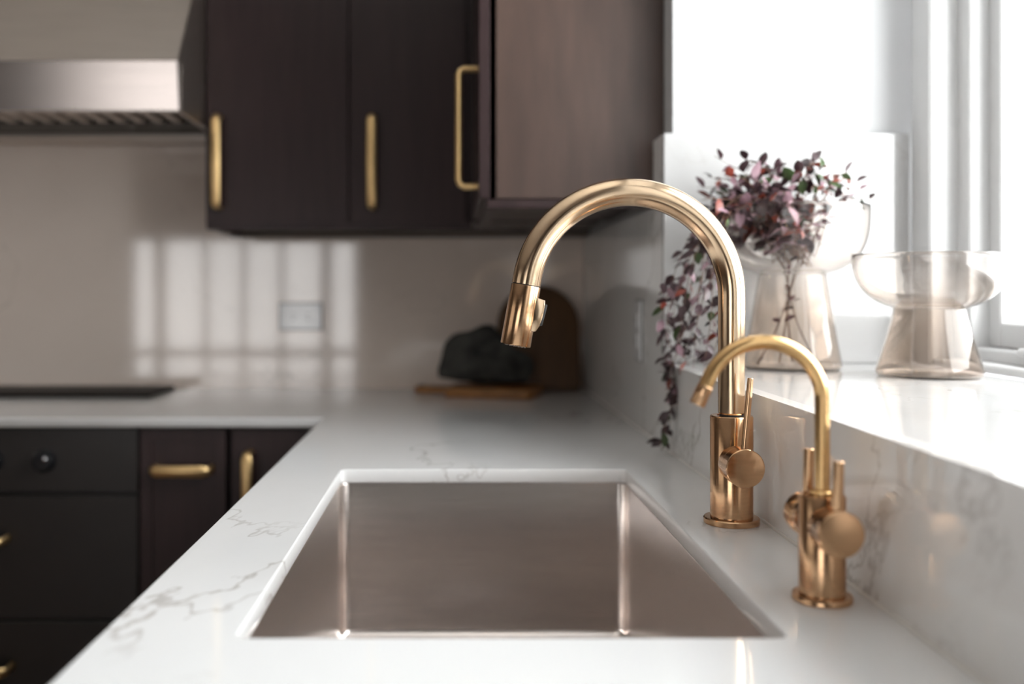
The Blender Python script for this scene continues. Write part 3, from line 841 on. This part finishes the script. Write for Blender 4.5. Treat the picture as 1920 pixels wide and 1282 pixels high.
def spline(ctrl, n):
    P = [ctrl[0] * 2 - ctrl[1]] + ctrl + [ctrl[-1] * 2 - ctrl[-2]]
    out = []
    seg = len(ctrl) - 1
    for i in range(n + 1):
        t = i / n * seg
        k = min(int(t), seg - 1); f = t - k
        p0, p1, p2, p3 = P[k:k + 4]
        out.append(0.5 * ((2 * p1) + (-p0 + p2) * f + (2 * p0 - 5 * p1 + 4 * p2 - p3) * f * f + (-p0 + 3 * p1 - 3 * p2 + p3) * f ** 3))
    return out

def plant():
    rnd = random.Random(21)
    t = thing('trailing_plant', 'purple-leaved trailing plant spilling from the glass vase over the ledge', 'plant', V1 + Vector((0, 0, 0.15)))
    core = lambda: V1 + Vector((rnd.uniform(-0.03, 0.03), rnd.uniform(-0.03, 0.03), 0.175 + rnd.uniform(-0.015, 0.02)))
    stems = []          # (control points, leaf count, leaf size, colour weights, twig radius)
    # mounded top
    tips = [(1308, 350), (1340, 292), (1392, 296), (1318, 400), (1360, 330), (1400, 345), (1425, 312), (1450, 322), (1480, 330), (1510, 335), (1535, 325),
            (1568, 296), (1530, 300), (1580, 350), (1612, 340), (1640, 372), (1600, 372), (1560, 362), (1350, 400), (1380, 385), (1430, 365), (1330, 440), (1365, 450), (1470, 372), (1555, 330), (1590, 322), (1620, 355), (1575, 385), (1500, 318), (1315, 375), (1325, 330), (1345, 360), (1320, 425)]
    for k in range(26):
        a = rnd.uniform(0, 2 * PI); r = math.sqrt(rnd.random())
        tips.append((1408 + 118 * r * math.cos(a), 405 + 80 * r * math.sin(a)))
    for u, v in tips:
        D = 1.585 + rnd.uniform(-0.10, 0.07)
        tip = W3(u, v, D)
        c = core()
        mid = c.lerp(tip, 0.55) + Vector((0, 0, 0.030 + rnd.uniform(0, 0.02)))
        right = u > 1540
        stems.append(([c, mid, tip], 10 if not right else 9, 0.0235 if not right else 0.019, (8, 4, 2, 1) if not right else (3, 3, 3, 2), 0.0009))
    # cascade to the left over the rim and down across the ledge
    fall = [((1352, 395, 1.52), (1318, 440, 1.50), (1292, 520, 1.50), (1278, 600, 1.51), (1268, 668, 1.52)),
            ((1350, 400, 1.55), (1325, 455, 1.54), (1312, 540, 1.54), (1306, 620, 1.54), (1300, 690, 1.55)),
            ((1355, 410, 1.50), (1335, 470, 1.49), (1336, 550, 1.48), (1330, 620, 1.48), (1322, 672, 1.50)),
            ((1345, 400, 1.57), (1296, 440, 1.56), (1262, 520, 1.56), (1244, 590, 1.57), (1252, 640, 1.58)),
            ((1350, 392, 1.60), (1300, 452, 1.60), (1270, 556, 1.61), (1250, 660, 1.62), (1262, 700, 1.62)),
            ((1360, 400, 1.52), (1345, 480, 1.50), (1350, 560, 1.50), (1345, 640, 1.50), (1318, 690, 1.53)),
            ((1350, 398, 1.56), (1310, 470, 1.56), (1290, 570, 1.57), (1275, 640, 1.585), (1290, 685, 1.59)),
            ((1365, 405, 1.49), (1358, 440, 1.475), (1340, 505, 1.47), (1318, 560, 1.475), (1300, 640, 1.49)),
            ((1355, 400, 1.53), (1300, 470, 1.52), (1268, 560, 1.53), (1240, 548, 1.54)),
            ((1352, 402, 1.58), (1322, 500, 1.58), (1300, 610, 1.59), (1272, 690, 1.60))]
    for f in fall:
        pts = [core(), V1 + Vector((-0.075, rnd.uniform(-0.05, 0.02), 0.270))] + [W3(*q) for q in f]
        stems.append((pts, 26, 0.0205, (12, 2, 1, 1), 0.0009))
    # strands that hang over the ledge edge in front of the upstand
    hang = [((1262, 560, 1.60), (1256, 650, 1.612), (1266, 712, 1.618), (1262, 740, 1.62), (1256, 790, 1.62), (1240, 846, 1.622)),
            ((1290, 600, 1.56), (1270, 660, 1.585), (1256, 700, 1.60), (1270, 735, 1.602), (1258, 765, 1.605), (1236, 838, 1.61))]
    for f in hang:
        pts = [core(), V1 + Vector((-0.085, 0.0, 0.262))] + [W3(*q) for q in f]
        stems.append((pts, 26, 0.0205, (10, 2, 1, 1), 0.0010))
    # bare stalks standing down inside the glass
    inside = [((-0.030, -0.03, 0.012), (-0.012, -0.012, 0.085), (0.003, 0.0, 0.150), (0.030, 0.0, 0.215)),
              ((-0.052, 0.01, 0.006), (-0.020, 0.005, 0.070), (0.005, 0.006, 0.140), (0.045, 0.01, 0.225)),
              ((0.030, -0.02, 0.012), (0.004, -0.006, 0.080), (-0.010, 0.0, 0.150), (-0.030, -0.01, 0.220)),
              ((0.012, 0.03, 0.010), (-0.003, 0.012, 0.085), (-0.004, 0.004, 0.150), (0.0, 0.0, 0.215))]
    for f in inside:
        stems.append(([V1 + Vector(q) for q in f], 5, 0.0150, (2, 3, 5, 0), 0.0014))
    # foliage held in the bowl, against the glass
    for k in range(18):
        a = rnd.uniform(0, 2 * PI); r = rnd.uniform(0.04, 0.088)
        p = V1 + Vector((math.cos(a) * r, math.sin(a) * r, rnd.uniform(0.195, 0.25)))
        c = core()
        stems.append(([c, c.lerp(p, 0.5) + Vector((0, 0, 0.015)), p], 6, 0.0170, (4, 5, 4, 0), 0.0009))
    budget = 296
    extra = bmesh.new()
    placed = 0
    total = sum(s[1] for s in stems)
    # the leaves nearest the camera become single parts, the rest one mass
    cand = []
    for si, (ctrl, n, size, wts, r) in enumerate(stems):
        N = max(12, len(ctrl) * 5)
        pts = spline([Vector(c) for c in ctrl], N)
        so = tube('stem', pts, [r * (1 - 0.5 * i / N) for i in range(N + 1)], M['stem'], t, seg=6)
        inside_glass = r > 0.0012
        for k in range(n):
            f = (0.18 + 0.82 * (k + rnd.random() * 0.5) / n) if not inside_glass else (0.35 + 0.6 * k / n)
            i = min(int(f * N), N - 1)
            p = pts[i]; tan = (pts[i + 1] - pts[max(i - 1, 0)]).normalized()
            q = Quaternion(tan, k * 2.4 + rnd.uniform(-0.6, 0.6))
            a, b = frame(tan)
            dirv = (q @ a) * rnd.uniform(0.7, 1.1) + tan * rnd.uniform(0.2, 0.9) + Vector((0, 0, rnd.uniform(-0.25, 0.15)))
            dirv.normalize()
            s = size * rnd.uniform(0.75, 1.35)
            tip = p + dirv * s
            # keep clear of the end slab, the ledge, the worktop, the upstand
            if tip.y > YRET - 0.006 or p.y > YRET - 0.006: continue
            if tip.z < CT + 0.002: continue
            if tip.x > XR - 0.002 and tip.z < LEDGE + 0.003: 
                dirv.x = -abs(dirv.x); dirv.z = abs(dirv.z); dirv.normalize(); tip = p + dirv * s
                if tip.x > XR - 0.002 and tip.z < LEDGE + 0.002: continue
            mi = rnd.choices(range(4), wts)[0]
            roll = rnd.uniform(-0.9, 0.9)
            cand.append((p.y, so, p.copy(), dirv.copy(), s, mi, roll))
    cand.sort(key=lambda c: -c[4] / c[0])
    mass = {}
    for idx, (yy, so, p, dirv, s, mi, roll) in enumerate(cand):
        xax = dirv
        zax = (Vector((0, 0, 1)) - xax * xax.z)
        if zax.length < 0.05: zax = Vector((1, 0, 0))
        zax.normalize(); yax = zax.cross(xax)
        Mx = Matrix((xax, yax, zax)).transposed().to_4x4()
        Mx = Matrix.Translation(p) @ Mx @ Matrix.Rotation(roll, 4, 'X') @ Matrix.Scale(s, 4)
        if idx < budget:
            lo = bpy.data.objects.new('leaf', LEAVES[mi])
            COL.objects.link(lo); lo.parent = so
            lo.matrix_basis = Mx
        else:
            src = LEAVES[mi]
            base = [extra.verts.new(Mx @ v.co) for v in src.vertices]
            for f in src.polygons:
                nf = extra.faces.new([base[i] for i in f.vertices]); nf.material_index = mi; nf.smooth = True
    me = bpy.data.meshes.new('small_leaves'); extra.to_mesh(me); extra.free()
    for k in ('leaf_dark', 'leaf_mauve', 'leaf_rust', 'leaf_green'):
        me.materials.append(M[k])
    o = link(bpy.data.objects.new('small_leaves', me), t)
    o['kind'] = 'stuff'
    print('leaves', len(cand), 'stems', len(stems))
plant()
